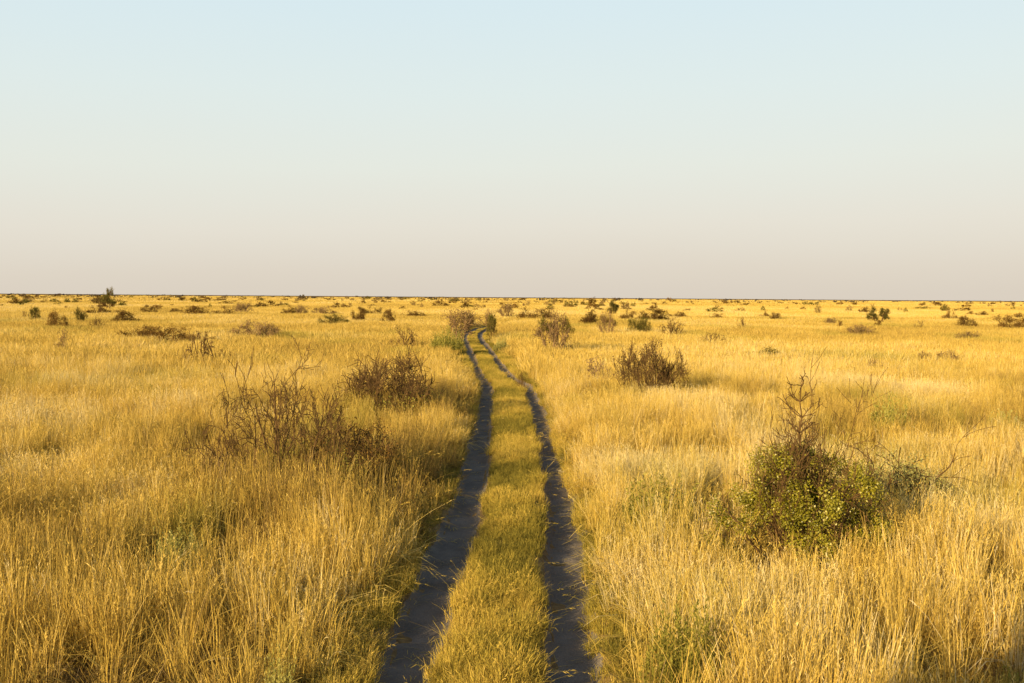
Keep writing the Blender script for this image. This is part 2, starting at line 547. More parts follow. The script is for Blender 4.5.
def place(kind, px, py, wpx, hpx, label, seed=0, group='shrubs scattered over the grassland', gz=0.3, cat=None, depth=1.0):
    if py < 335 and kind != 'herb':
        gz = 0.55
    x, y = ground_at(px, py, gz)
    d = y
    w = wpx * d / F; h = hpx * d / F + gz
    key = (kind, seed % (2 if kind in ('tree', 'herb', 'palebare') else 3))
    rnd = random.Random(hash((round(px), round(py))) & 0xffff)
    nm = NAMES[kind]
    if key not in _cache:
        root = empty(nm)
        for pn, me in proto_meshes(kind, 100 + sum(ord(c) for c in kind) * 7 + key[1]):
            part(pn, me, root)
        _cache[key] = root
    else:
        root = copy_thing(_cache[key], nm)
    put(root, x, y, rnd.uniform(0, 2 * PI) if abs(w / h - 1) < 3 else rnd.choice([0, PI]), w * 1.12, w * depth, h * 1.08)
    tag(root, label, cat or ('tree' if kind == 'tree' else 'herb' if kind == 'herb' else 'shrub'), group)
    if d < 130:
        shrub_spots.append((x, y, w * 0.5, h))
    return root


# ---- the five big shrubs near the camera, each its own shape
def hero(name, px, py, label, cat='shrub', gz=0.35):
    x, y = ground_at(px, py, gz)
    r = empty(name, (x, y, float(terrain(x, y)) - 0.02))
    tag(r, label, cat, 'large shrubs close to the track')
    return r, x, y


def build_heroes():
    # 1 sprawling dead shrub left of the track
    r, x, y = hero('bare_shrub', 288, 472, 'wide sprawling leafless shrub with long crooked branches in the tall grass left of the track')
    rng = np.random.default_rng(11)
    T = shrub_tubes(rng, 24, 1.95, 2.9, 3, 0.0, 0.15, 4, 0.018, 0.0045, (0.3, 1.3), 0.5)
    part('stems', T.mesh('stems', M_BARK), r)
    part('foliage', foliage(rng, T.tips, 1700, 0.035, 0.05, M_HERB, zmax=0.75, keep=lambda p: p[0] > -0.5), r)
    shrub_spots.append((x, y, 1.0, 1.6))
    # 1b low dark thicket at its right
    r, x, y = hero('thorn_shrub', 350, 470, 'low dark twiggy thicket touching the right side of the sprawling leafless shrub')
    rng = np.random.default_rng(12)
    T = shrub_tubes(rng, 14, 1.05, 1.8, 3, -0.02, 0.2, 4, 0.018, 0.005, (0.4, 1.3), 0.3)
    part('stems', T.mesh('stems', M_BARK), r)
    part('foliage', foliage(rng, T.tips, 4200, 0.035, 0.05, M_DARKLEAF), r)
    shrub_spots.append((x, y, 0.8, 0.7))
    # 2 dome of bare fanning stems
    r, x, y = hero('bare_shrub', 385, 408, 'dome-shaped leafless shrub of fanning brown stems, beyond the sprawling one')
    rng = np.random.default_rng(21)
    T = shrub_tubes(rng, 34, 1.7, 2.55, 2, 0.02, 0.11, 7, 0.018, 0.0065, (0.05, 1.1), 0.45)
    part('stems', T.mesh('stems', M_BARK), r)
    part('foliage', foliage(rng, T.tips, 900, 0.05, 0.06, M_HERB, zmax=0.75), r)
    shrub_spots.append((x, y, 1.0, 1.4))
    # 3 upright vase-shaped twiggy bush right of the track
    r, x, y = hero('bare_shrub', 651, 396, 'upright vase-shaped twiggy brown shrub standing alone right of the track')
    rng = np.random.default_rng(31)
    T = shrub_tubes(rng, 24, 1.95, 2.0, 3, 0.05, 0.12, 4, 0.018, 0.005, (0.05, 0.7), 0.3)
    part('stems', T.mesh('stems', M_BARK), r)
    part('foliage', foliage(rng, T.tips, 1300, 0.04, 0.05, M_GREYLEAF), r)
    shrub_spots.append((x, y, 0.8, 1.7))
    # 4 evergreen with dead top, right foreground
    r, x, y = hero('evergreen_shrub', 803, 568, 'large bright green shrub with a tall dead twiggy spike on top, in the right foreground', gz=0.1)
    rng = np.random.default_rng(41)
    T = shrub_tubes(rng, 18, 1.5, 1.6, 3, 0.03, 0.15, 4, 0.022, 0.004, (0.05, 0.95), 0.25, 0.6)
    part('stems', T.mesh('stems', M_BARK), r)
    low = [t for t in T.tips if t[0][2] < 1.40]
    pickt = [low[i] for i in rng.choice(len(low), min(len(low), 520), replace=False)]
    pickt = [(np.array([p[0] * 1.08, p[1] * 1.08, p[2]]), d, l) for p, d, l in pickt]
    part('foliage', foliage(rng, pickt, 42000, 0.025, 0.050, M_EVER, aspect=0.42), r)
    D = shrub_tubes(rng, 12, 1.98, 1.45, 3, 0.05, 0.14, 4, 0.010, 0.003, (0.05, 0.6), 0.2, 0.85)
    part('dead_twigs', D.mesh('dead_twigs', M_BARK), r)
    S = Tubes()
    p = np.array([-0.10, 0.0, 0.72]); pts = [p]
    for i in range(8):
        p = p + np.array([rng.normal(0, 0.025), rng.normal(0, 0.025), 0.188]); pts.append(p)
    S.tube(pts, np.linspace(0.018, 0.006, 9), 5)
    for i in range(40):
        k = rng.integers(2, 9); a = rng.uniform(0, 2 * PI)
        d = np.array([math.cos(a) * 0.8, math.sin(a) * 0.8, 0.55]); d /= np.linalg.norm(d)
        grow(S, rng, pts[k], d, rng.uniform(0.12, 0.26), 0.007, 1, 0.06, 0.22, 3, 0.0042)
    part('dead_leader', S.mesh('dead_leader', M_BARK), r)
    shrub_spots.append((x, y, 0.55, 1.4))
    # 5 looser green shrub with bare crooked arms, behind it on the right
    r, x, y = hero('leafy_shrub', 888, 500, 'loose olive green shrub with bare crooked arms sticking out, right behind the bright green one')
    rng = np.random.default_rng(51)
    T = shrub_tubes(rng, 12, 0.95, 1.7, 3, 0.02, 0.16, 4, 0.018, 0.004, (0.1, 1.0), 0.35)
    part('stems', T.mesh('stems', M_BARK), r)
    part('foliage', foliage(rng, T.tips, 5200, 0.032, 0.05, M_HERB), r)
    S = Tubes()
    for ax, L in ((-0.45, 1.25), (-0.32, 1.0), (0.38, 1.15), (0.62, 1.25), (0.85, 0.95)):
        d = np.array([math.sin(ax), rng.normal(0, 0.2), math.cos(ax)]); d /= np.linalg.norm(d)
        grow(S, rng, np.array([ax * 0.25, 0, 0.15]), d, L, 0.014, 2, 0.0, 0.13, 2, 0.004)
    part('bare_arms', S.mesh('bare_arms', M_BARK), r)
    shrub_spots.append((x, y, 0.7, 0.9))


build_heroes()

G_NEAR = 'shrubs scattered over the grassland'
CAT = [
    # kind, px, base py, w px, h px, label, seed
    ('palebare', 598, 384, 30, 26, 'thin pale leafless shrub just left of the upright vase-shaped shrub', 0),
    ('bare', 205, 364, 34, 33, 'tall thin leafless shrub with a few upright twigs, middle one of three at the left', 0),
    ('bare', 184, 366, 16, 14, 'small leafless tuft of twigs left of the tall thin leafless shrub', 1),
    ('bare', 226, 364, 22, 13, 'low brown twiggy shrub right of the tall thin leafless shrub', 2),
    ('flat', 142, 338, 34, 10, 'low dark brown thicket, left half of the long dark pair', 0),
    ('flat', 173, 341, 42, 13, 'long reddish brown thicket, right half of the long dark pair', 1),
    ('grey', 254, 334, 42, 11, 'wide faint grey-brown shrub with loose twigs, right of the long dark pair', 0),
    ('green', 34.5, 319, 10, 11, 'small upright dark shrub near the left edge of the photo', 0),
    ('bare', 26, 317, 7, 6, 'tiny brown shrub left of the small upright dark one', 0),
    ('dark', 57, 326, 19, 12, 'rounded brown shrub between two small upright dark shrubs at the left', 0),
    ('green', 80.5, 321, 9, 11, 'small upright dark shrub between a rounded brown one and the lone tree', 1),
    ('tree', 107.5, 308, 12, 16, 'small tree whose crown rises above the horizon at the left', 0),
    ('dark', 99.5, 302, 12, 5, 'dark bush at the left foot of the small tree', 1),
    ('dark', 106, 307, 12, 4, 'dark low bush around the trunk of the small tree', 2),
    ('flat', 98, 313, 24, 6, 'low flat brown shrub in front of the small tree', 2),
    ('bare', 97, 324, 13, 6, 'small loose brown shrub below the low flat one near the tree', 1),
    ('dark', 126, 321, 22, 9, 'dense dark shrub right of the small tree', 0),
    ('dark', 149, 312, 15, 5.5, 'small dark shrub beyond the long dark pair of thickets', 1),
    ('flat', 177, 312, 14, 3, 'thin flat dark shrub, a short line beyond the long dark pair', 0),
    ('flat', 209, 314, 38, 7, 'long flat dark brown thicket with a ragged top, left of a rounded grey shrub', 1),
    ('grey', 245, 313, 17, 10, 'rounded grey-brown shrub at the right end of the long flat dark thicket', 1),
    ('dark', 288, 314, 13, 6, 'dark shrub, left one of a close pair beyond the wide faint one', 2),
    ('grey', 301, 314, 15, 8, 'greyish brown shrub, right one of a close pair beyond the wide faint one', 2),
    ('grey', 322, 314, 26, 6, 'long greyish shrub right of the close pair', 0),
    ('green', 333, 323, 26, 7, 'dull olive low shrub in front of the long greyish one', 2),
    ('grey', 270, 336, 24, 10, 'faint brownish shrub beside the wide faint grey-brown one', 2),
    ('dark', 360, 320, 13, 11, 'dark knobbly upright shrub left of a flat dark one', 0),
    ('flat', 377, 314, 22, 5, 'flat dark reddish thicket between a knobbly shrub and a rounded dark one', 2),
    ('dark', 389, 321, 14, 10, 'rounded dark shrub right of the flat dark reddish thicket', 1),
    ('flat', 415, 316, 20, 4, 'thin flat reddish brown shrub left of the large grey bush by the track bend', 0),
    ('bare', 405, 347, 30, 18, 'loose twiggy shrub with an olive tuft, left of the large grey track-bend bush', 2),
    ('grey', 459, 338, 32, 28, 'large round grey-brown bush at the left of the track bend', 1),
    ('herb', 447, 349, 30, 24, 'low bright green bush at the foot of the large grey bush by the track bend', 0),
    ('green', 492, 332, 10, 16, 'narrow dark green bush right of the far end of the track', 0),
    ('grey', 489, 325, 11, 14, 'thin grey twiggy shrub behind the narrow dark green bush', 2),
    ('grey', 507, 316, 22, 11, 'broad brownish grey shrub beyond the narrow dark green bush', 0),
    ('herb', 501, 347, 14, 10, 'small grey-green tuft at the right edge of the far track', 1),
    ('bare', 521, 381, 9, 9, 'little twiggy bush on the right edge of the track where it starts to bend', 1),
    ('flat', 535, 318, 32, 9, 'wide dark brown thicket behind the tall rounded twiggy shrub', 1),
    ('grey', 555, 351, 36, 34, 'tall rounded twiggy shrub right of the track bend, narrowing to a short dark foot', 0),
    ('green', 546, 336, 12, 16, 'dark olive bush at the left arm of the tall rounded twiggy shrub', 1),
    ('green', 566, 334, 12, 14, 'dark olive bush at the right arm of the tall rounded twiggy shrub', 2),
    ('dark', 594, 324, 28, 10, 'dense dark brown shrub right of the tall rounded twiggy one', 2),
    ('grey', 607, 332, 17, 18, 'grey thin-twigged shrub against the right side of a dense dark brown one', 0),
    ('green', 613, 314, 11, 12, 'tall narrow olive shrub beyond a dense dark brown one', 1),
    ('flat', 632, 319, 24, 6, 'flat dark brown thicket just above two dark green bushes', 2),
    ('green', 634, 330, 13, 10, 'dark green bush, left one of two under a flat brown thicket', 0),
    ('green', 644, 331, 13, 12, 'dark green bush, right one of two under a flat brown thicket', 2),
    ('dark', 656, 320, 25, 10, 'spiky dark brown shrub at the right end of a flat brown thicket', 0),
    ('flat', 678, 317, 15, 4, 'thin flat dark shrub right of a spiky dark brown one', 0),
    ('bare', 673, 333, 27, 12, 'spiky reddish brown shrub standing behind the upright vase-shaped one', 1),
    ('flat', 717, 318, 14, 4, 'small flat brown shrub alone right of a thin flat dark one', 1),
    ('bare', 743, 327, 10, 9, 'small loose brown shrub alone in the middle right of the plain', 2),
    ('dark', 775, 319, 15, 5, 'low dark shrub with a smaller one at its left, middle right of the plain', 1),
    ('dark', 765, 316, 9, 3, 'smaller dark shrub at the left of a low dark one, middle right of the plain', 2),
    ('bare', 713, 345, 24, 12, 'sparse grey-green shrub with thin arms, right of the spiky reddish brown one', 0),
    ('green', 763, 358, 27, 8, 'low dark olive shrub, beyond the dead spike of the bright green one', 1),
    ('tree', 880, 322, 16, 12, 'dark bushy little tree with forked stems at the right of the plain', 1),
    ('dark', 878, 325, 7, 4, 'tiny dark bush at the foot of the forked little tree', 0),
    ('flat', 864, 312, 9, 4, 'small dark flat bush left of the forked little tree', 0),
    ('bare', 818, 313, 8, 8, 'small twiggy brown shrub between the middle right shrubs and the forked tree', 1),
    ('grey', 831, 323, 11, 5, 'faint grey low shrub left of the forked little tree', 1),
    ('grey', 860, 332, 28, 6, 'long faint grey-brown shrub in front of the forked little tree', 2),
    ('dark', 840, 326, 7, 4, 'tiny dark shrub left of a long faint grey-brown one', 1),
    ('green', 945, 311, 8, 6, 'small rounded dark shrub at the far right', 2),
    ('flat', 950, 319, 15, 6, 'flat dark brown shrub up and left of a rounder dark one at the right', 2),
    ('dark', 967, 326, 19, 8, 'dark brown round-topped shrub right of a flat one at the right', 0),
    ('dark', 1014, 327, 26, 11, 'dark brown shrub at the right edge of the photo', 1),
    ('flat', 971, 314, 8, 2.5, 'thin dark streak of shrub behind the round-topped one at the right', 1),
    ('flat', 982, 315, 10, 3, 'flat dark shrub halfway between two round dark shrubs at the right', 0),
    ('bare', 919, 327, 8, 6, 'faint small twiggy shrub left of a flat dark brown one at the right', 0),
    ('grey', 968, 341, 30, 8, 'wide faint olive-grey shrub below the round-topped dark one at the right', 0),
    ('grey', 947, 363, 20, 10, 'low olive shrub with a ragged top at the right, right one of a pair', 0),
    ('grey', 924, 361, 14, 8, 'faint low grey shrub at the right, left one of a pair', 2),
    ('palebare', 874, 370, 16, 11, 'small pale twiggy shrub left of a low olive pair at the right', 1),
    ('palebare', 62, 352, 12, 22, 'thin pale sparse twig sticking out of the grass near the left edge', 0),
]
for k in CAT:
    place(*k)

HERBS = [
    (888, 425, 46, 34, 'olive green herb clump with upright leafy stalks, beyond the loose olive green shrub', 0),
    (1006, 422, 34, 16, 'green herb clump cut by the right edge of the photo', 1),
    (662, 508, 100, 34, 'broad grey-green leafy herb patch right of the track, left of the bright green shrub', 0),
    (688, 655, 78, 62, 'yellow-green herb clump in the grass at the bottom, right of the track', 1),
    (152, 393, 80, 11, 'long low green herb patch in the pale grass at the left', 0),
    (178, 548, 70, 26, 'small green herb patch in the left foreground grass', 1),
    (878, 540, 50, 40, 'yellow-green leafy herb at the right foot of the bright green shrub', 1),
    (280, 690, 46, 50, 'bright green herb tuft at the bottom edge, left of the track', 0),
    (1012, 684, 34, 24, 'pale leafy herb in shade in the bottom right corner', 1),
]
for i, (px, py, w, h, lab, s) in enumerate(HERBS):
    o = place('herb', px, py, w, h, lab, s, 'green herb clumps in the grass', 0.42, depth=0.8)

# bare arms of the herb clump shrub further right: a few crooked twigs
x, y = ground_at(868, 425, 0)
r = empty('bare_shrub', (x, y, float(terrain(x, y))))
tag(r, 'few long crooked bare twigs left of an olive green herb clump', 'shrub', G_NEAR)
rng = np.random.default_rng(77)
T = Tubes()
for ax, L in ((-0.5, 1.2), (-0.1, 0.9), (0.2, 1.3)):
    d = np.array([math.sin(ax), 0.1, math.cos(ax)])
    grow(T, rng, np.array([ax * 0.3, 0, -0.03]), d, L, 0.012, 1, 0.0, 0.14, 3, 0.006)
part('stems', T.mesh('stems', M_BARK), r)

# unseen stand-in tree, added left of the camera to shadow the bottom right corner
SUN_EL = R(17); SUN_AZ = R(222)      # compass bearing of the sun, from +Y clockwise: behind the camera, to the left
sh = 3.75
tt = (sh - 0.4) / math.tan(SUN_EL)
tx, ty = 5.02 + tt * math.sin(SUN_AZ), 8.0 + tt * math.cos(SUN_AZ)
r = empty('small_tree', (tx, ty, 0))
tag(r, 'unseen tree added beside the viewpoint to cast the shadow in the bottom right corner', 'tree', G_NEAR)
for pn, me in proto_meshes('tree', 900):
    part(pn, me, r)
rng = np.random.default_rng(905)
T = Tubes()
grow(T, rng, np.array([0, 0, 0.5]), np.array([0.2, 0, 1.0]), 0.5, 0.03, 3, 0.0, 0.2, 4, 0.006)
part('crown', foliage(rng, [t for t in T.tips if t[0][2] > 0.6], 5000, 0.055, 0.07, M_GREENDARK, 'crown'), r)
r.scale = (1.5, 1.5, 4.2)

# ---- tiny far shrubs, single small meshes
SPECK_LABEL = 'tiny dark shrub, one of the many dotting the far plain just below the horizon'
SPECK_GROUP = 'tiny dark shrubs on the far plain'


def speck_mesh(seed, mat):
    rng = np.random.default_rng(seed)
    T = shrub_tubes(rng, 5, 1, 1, 1, 0.0, 0.2, 4, 0.03, 0.012, (0.1, 1.1))
    tips = T.tips
    S = Strips()
    for i in range(420):
        p, d, l = tips[rng.integers(len(tips))]
        e = rv(rng); S.leaf(p + rng.normal(0, 0.07, 3), e, perp(e, rng), 0.11 * rng.uniform(0.5, 1.4), 0.09, rng.random())
    return S.mesh('distant_shrub', mat)


specks = [speck_mesh(300 + i, (M_DARKLEAF, M_DARKLEAF, M_GREENDARK, M_GREYLEAF)[i % 4]) for i in range(8)]
LISTED = [(44, 302, 5, 3), (54, 302, 8, 3), (21, 305, 6, 3), (66, 308, 3, 2), (331, 308, 7, 3), (302, 300, 12, 2.5), (285, 300, 6, 2.5), (329, 300, 8, 2), (353, 300.5, 6, 2),
          (364, 300.5, 3, 2), (379, 301, 9, 3), (480, 308, 11, 4), (453, 303.5, 7, 4.5), (440, 306, 14, 5), (465, 308, 7, 6), (482, 300.5, 5, 3), (423, 301, 4, 2.5), (421, 307, 6, 3),
          (592, 307, 9, 8.5), (583, 304.5, 4, 5), (607, 306, 13, 5), (625, 307, 7, 5), (633, 306.5, 5, 4), (550, 305, 10, 3), (571, 307, 12, 6), (527, 306, 7, 5), (614, 302, 4, 4), (606, 302, 4, 3),
          (670, 302.5, 5, 5), (689, 302.8, 6, 2), (715, 303, 4, 2.5), (725, 303, 4, 2.5), (731, 303, 4, 2), (760, 303.5, 4, 2.5), (718, 309, 8, 3), (740, 311, 8, 3.5), (763, 310.5, 5, 4),
          (796, 304.5, 6, 2.5), (805, 304.8, 6, 3), (854, 305, 7, 2.5), (849, 311, 7, 5), (900, 310.5, 4, 3), (905.5, 312, 4, 4), (992, 312, 3, 3), (966, 307, 6, 4), (990, 306.5, 4, 2.5),
          (924, 305, 3, 3), (1013, 309, 4, 2.5), (803, 309.5, 5, 3), (787, 309, 3, 2.5), (555, 300.5, 4, 2.5), (506, 301, 4, 2.5), (466, 300.5, 3, 2.5), (402, 309, 6, 3), (195, 309, 8, 3), (210, 307, 4, 3)]
rnd = random.Random(9)
spots = []
for px, py, w, h in LISTED:
    x, y = ground_at(px, py, 0.5)
    spots.append((x, y, w * y / F, h * y / F + 0.5))
while len(spots) < 285:
    dist = rnd.uniform(200, 950)
    xx = rnd.uniform(-0.55, 0.55)
    keep = 0.95 if xx < -0.2 else 0.6 if xx < 0.12 else 0.22
    if rnd.random() > keep:
        continue
    s = rnd.uniform(1.2, 3.2) * (0.7 + 0.3 * dist / 600)
    spots.append((xx * dist, dist, s * rnd.uniform(0.8, 2.0), s * rnd.uniform(0.5, 0.9)))
first = {}
for i, (x, y, w, h) in enumerate(spots):
    k = rnd.randrange(len(specks))
    if k not in first:
        o = bpy.data.objects.new('distant_shrub', specks[k]); first[k] = o
    else:
        o = first[k].copy()
    COL.objects.link(o)
    o.location = (x, y, 0); o.rotation_euler = (0, 0, rnd.uniform(0, 6.28)); o.scale = (w, w, h)
    tag(o, SPECK_LABEL, 'shrub', SPECK_GROUP)


# ------------------------------------------------------------------ ground
def build_ground():
    xf = np.arange(-6.0, 4.0, 0.075)
    xl = -6.0 - np.cumsum(np.geomspace(0.12, 8000, 44)); xr = 4.0 + np.cumsum(np.geomspace(0.12, 8000, 44)) - 0.075
    xs = np.concatenate((xl[::-1], xf, xr))
    yf = [3.0]
    while yf[-1] < 130:
        yf.append(yf[-1] + 0.12 + 0.004 * yf[-1])
    yf = np.array(yf)
    yb = 3.0 - np.cumsum(np.geomspace(0.3, 300, 14)); ye = yf[-1] + np.cumsum(np.geomspace(1, 9000, 40))
    ys = np.concatenate((yb[::-1], yf, ye))
    X, Y = np.meshgrid(xs, ys)
    Z = terrain(X, Y)
    V = np.stack((X, Y, Z), -1).reshape(-1, 3)
    nx, ny = len(xs), len(ys)
    i = np.arange(nx - 1)[None, :] + nx * np.arange(ny - 1)[:, None]
    f = np.stack((i, i + 1, i + nx + 1, i + nx), -1).reshape(-1, 4)
    me = mesh_np('ground', V, f, np.full(len(f), 4), [ground_material()], smooth=True)
    o = bpy.data.objects.new('ground', me); COL.objects.link(o)
    tag(o, 'flat sandy plain covered in dry grass, reaching the horizon', 'ground', kind='structure')


def build_track():
    V = []; Fc = []; n = 0
    rows = [3.0]
    while rows[-1] < PATH_END:
        rows.append(rows[-1] + 0.035 + 0.0012 * rows[-1])
    rows = np.array(rows)
    us = np.linspace(-1, 1, 13)
    for s in (-1, 1):
        hw = rut_hw(rows, s)[:, None] + 0.05
        X = path_x(rows)[:, None] + rut_off(rows, s)[:, None] + us[None, :] * hw
        Y = np.repeat(rows[:, None], len(us), 1)
        Z = terrain(X, Y) + 0.006
        bump = 0.045 * (fbm(X * 6, Y * 3.2, 3) - 0.5) + 0.022 * (vnoise(X * 2.0 + 7, Y * 6.0) - 0.5)
        Z = Z + bump * (1 - us[None, :] ** 4) + 0.01 * (1 - us[None, :] ** 2)
        Z = Z - 0.02 * (np.abs(us[None, :]) > 0.99)
        nr = len(rows)
        V.append(np.stack((X, Y, Z), -1).reshape(-1, 3))
        i = n + np.arange(len(us) - 1)[None, :] + len(us) * np.arange(nr - 1)[:, None]
        Fc.append(np.stack((i, i + 1, i + len(us) + 1, i + len(us)), -1).reshape(-1, 4))
        n += nr * len(us)
    f = np.concatenate(Fc)
    me = mesh_np('dirt_track', np.concatenate(V), f, np.full(len(f), 4), [track_material()], smooth=True)
    o = bpy.data.objects.new('dirt_track', me); COL.objects.link(o)
    tag(o, 'two grey sandy wheel ruts running away through the grass', 'track', kind='structure')


build_ground()
build_track()

# ------------------------------------------------------------------ grass
rng = np.random.default_rng(1)
tall = []
for i in range(6):      # 0-5 golden tufts
    tall.append(tuft(rng, 48, 0.12, 0.36, 0.90, 0.0070, 0.13, 0.16, 0.12, 3, 14, M_STRAW))
for i in range(3):      # 6-8 fine pale feathery tufts
    tall.append(tuft(rng, 80, 0.16, 0.45, 0.80, 0.0045, 0.20, 0.30, 0.25, 4, 6, M_STRAW))
for i in range(2):      # 9-10 short undergrowth
    tall.append(tuft(rng, 60, 0.22, 0.10, 0.36, 0.0085, 0.45, 0.4, 0.0, 3, 16, M_STRAW))
for i in range(2):      # 11-12 few tall lone stems, arching
    tall.append(tuft(rng, 7, 0.10, 0.75, 1.05, 0.006, 0.35, 0.5, 0.9, 5, 0, M_STRAW))
C_TALL = proto_collection('tall_grass_tufts', tall)
short = [tuft(rng, 55, 0.12, 0.05, 0.20, 0.0062, 0.34, 0.22, 0.05, 3, 8, M_SHORT) for i in range(5)]
short += [tuft(rng, 26, 0.08, 0.14, 0.34, 0.005, 0.5, 0.5, 0.3, 3, 4, M_SHORT) for i in range(2)]
_S = Strips()
for i in range(5):
    p = np.array([rng.normal(0, 0.05), rng.normal(0, 0.05), 0.004 * i]); a = rng.uniform(0, 2 * PI)
    d = np.array([math.cos(a), math.sin(a), 0.03]); L = rng.uniform(0.05, 0.16)
    _S.strip([p, p + d * L * 0.5 + np.array([0.004, 0, 0.004]), p + d * L], [0.005, 0.005, 0.003], np.array([-d[1], d[0], 0.2]), rng.random())
short.append(_S.mesh('grass_straw', M_SHORT))
C_SHORT = proto_collection('short_grass_tufts', short)
mid = [tuft(rng, 64, 0.34, 0.32, 0.74, 0.019, 0.22, 0.3, 0.0, 3, 10, M_STRAW, power=0.5) for i in range(5)]
C_MID = proto_collection('mid_grass_clumps', mid)
far = [tuft(rng, 110, 1.25, 0.35, 0.75, 0.04, 0.12, 0.2, 0.0, 2, 0, M_STRAW, power=0.5) for i in range(4)]
far += [tuft(rng, 170, 5.0, 0.4, 0.75, 0.22, 0.08, 0.1, 0.0, 1, 0, M_STRAW, power=0.5) for i in range(3)]
C_FAR = proto_collection('far_grass_patches', far)

# patches of pale feathery grass and of greener / darker grass read off the photo: px, py, rx px, ry px
PALE = [(625, 462, 60, 26), (600, 585, 35, 60), (40, 400, 110, 30), (230, 395, 120, 18), (560, 405, 40, 25), (760, 430, 50, 30), (30, 475, 70, 40), (140, 480, 60, 40), (900, 395, 90, 20)]


def patch_field(x, y, lst, z=0.4):
    f = np.zeros_like(x)
    for px, py, rx, ry in lst:
        cx, cy = ground_at(px, py, z)
        wx = rx * cy / F; wy = ry * cy * cy / (F * CAM_Z)
        f = np.maximum(f, np.exp(-(((x - cx) / wx) ** 2 + ((y - cy) / wy) ** 2)))
    return f


def zone(n, y0, y1, k=0.57, m=2.8):
    t = np.linspace(y0, y1, 2000); c = np.cumsum(k * t + m); c = (c - c[0]) / (c[-1] - c[0])
    y = np.interp(rng.random(n), c, t)
    x = rng.uniform(-1, 1, n) * (k * y + m)
    return x, y


def clear_of_shrubs(x, y, f=1.0):
    keep = np.ones(len(x))
    for sx, sy, r, h in shrub_spots:
        # thin inside the shrub and a little on the camera side so that its foot shows
        d = np.hypot((x - sx) / (r * f), (y - sy + 0.3 * r) / (r * f * 1.2))
        keep = np.minimum(keep, 0.25 + 0.75 * sstep(0.5, 1.05, d))
    return keep


def common(x, y):
    n = len(x)
    rot = np.stack((rng.normal(0, 0.08, n), rng.normal(0, 0.08, n), rng.uniform(0, 2 * PI, n)), -1)
    return rot, n


def side_of_track(x, y):
    u = path_u(x, y); on = 1 - sstep(PATH_END - 2, PATH_END + 1, y)
    return u, on


# --- near tall grass
x, y = zone(46000, 4.5, 42)
u, on = side_of_track(x, y)
au = np.abs(u)
edge = RUT + RUTW
ok = (au > edge + 0.12 + 0.10 * rng.random(len(x)) + 0.05 * (1 - sstep(9, 24, y)) + 0.10 * (u > 0) * sstep(24, 38, y)) | (on < 0.5)
fade = 1 - sstep(30, 42, y)
gapf = sstep(0.36, 0.60, fbm(x * 0.95 + 3, y * 0.95, 3))
dens = 0.50 + 0.50 * gapf
ok &= rng.random(len(x)) < dens * clear_of_shrubs(x, y) * (0.25 + 0.75 * fade)
x, y, u, au, gapf = x[ok], y[ok], u[ok], au[ok], gapf[ok]
rot, n = common(x, y)
pale = patch_field(x, y, PALE)
big = fbm(x * 0.22 + 60, y * 0.22 + 5, 3)
near_edge = sstep(edge, edge + 1.1, au)
hgt = (0.62 + 0.75 * (fbm(x * 0.4 + 80, y * 0.4, 3))) * (0.50 + 0.50 * near_edge) * rng.uniform(0.8, 1.15, n)
hgt = np.where(y < 9, hgt * (0.75 + 0.25 * sstep(5, 9, y)), hgt)
pick = rng.random(n)
idx = rng.integers(0, 6, n)
idx = np.where(pick < 0.22 + 0.6 * (1 - gapf), rng.integers(9, 11, n), idx)
idx = np.where((pick > 0.95), rng.integers(11, 13, n), idx)
idx = np.where((rng.random(n) < pale * 0.85) & (idx < 9), rng.integers(6, 9, n), idx)
tint = 0.20 + 0.52 * sstep(0.25, 0.75, big) + 0.30 * pale + rng.normal(0, 0.11, n)
tint += 0.08 * (u > 0) - 0.03 * (u < 0) * (1 - sstep(11, 20, y)) - 0.14 * (1 - gapf)
tint = np.where((idx == 9) | (idx == 10), tint - 0.34, tint)  # old dead grass, its brown deepened so gaps between tufts look shaded
sxy = rng.uniform(0.85, 1.25, n)
scl = np.stack((sxy, sxy, hgt), -1)
P1 = np.stack((x, y, terrain(x, y)), -1)
GREENP = [(150, 384, 60, 8), (180, 535, 50, 22), (685, 625, 60, 45), (660, 490, 60, 26), (890, 470, 55, 40), (285, 665, 30, 30), (885, 410, 40, 18), (340, 435, 40, 25), (640, 540, 40, 30)]
gpat = patch_field(x, y, GREENP, 0.2)
green = (0.75 * gpat + 0.5 * sstep(0.62, 0.8, fbm(x * 0.5 + 200, y * 0.35 + 70, 3))) * (rng.random(n) < 0.75) * rng.uniform(0.3, 1.1, n) * np.where((idx == 9) | (idx == 10), 1.3, 0.8)
tint = np.where(rng.random(n) < 0.08, tint + 0.30, tint)
o = scatter('tall_grass', C_TALL, P1, rot, scl, idx, np.clip(tint, 0.02, 0.98), green)
tag(o, 'tall dry golden grass filling the ground on both sides of the track', 'grass', kind='stuff')

# --- short grass on the strip between the ruts and along the outer edges
nn = 42000
y = np.sqrt(rng.random(nn) * (PATH_END ** 2 - 4.0 ** 2) + 16.0)
y = 4.0 + (PATH_END - 4.0) * rng.random(nn) ** 1.9
u = rng.uniform(-1.7, 1.7, nn)
rim = 0.05 * (rng.random(nn) - 0.3) + 0.10 * (vnoise(y * 1.7, 21.0 + (u > 0)) - 0.5)
ok = np.zeros(nn, bool)
lo = rut_off(y, -1); hi = rut_off(y, 1)
ok |= (u > lo + rut_hw(y, -1) + 0.08 + rim) & (u < hi - rut_hw(y, 1) - 0.08 - rim)
ok |= (u < lo - rut_hw(y, -1) - 0.05) & (u > -1.45) & (rng.random(nn) < 0.6)
ok |= (u > hi + rut_hw(y, 1) - 0.03 + 0.10 * sstep(20, 36, y)) & (u < 1.45) & (rng.random(nn) < 0.85)
thin = fbm(u * 1.5 + 60, y * 0.9 + 14, 2)
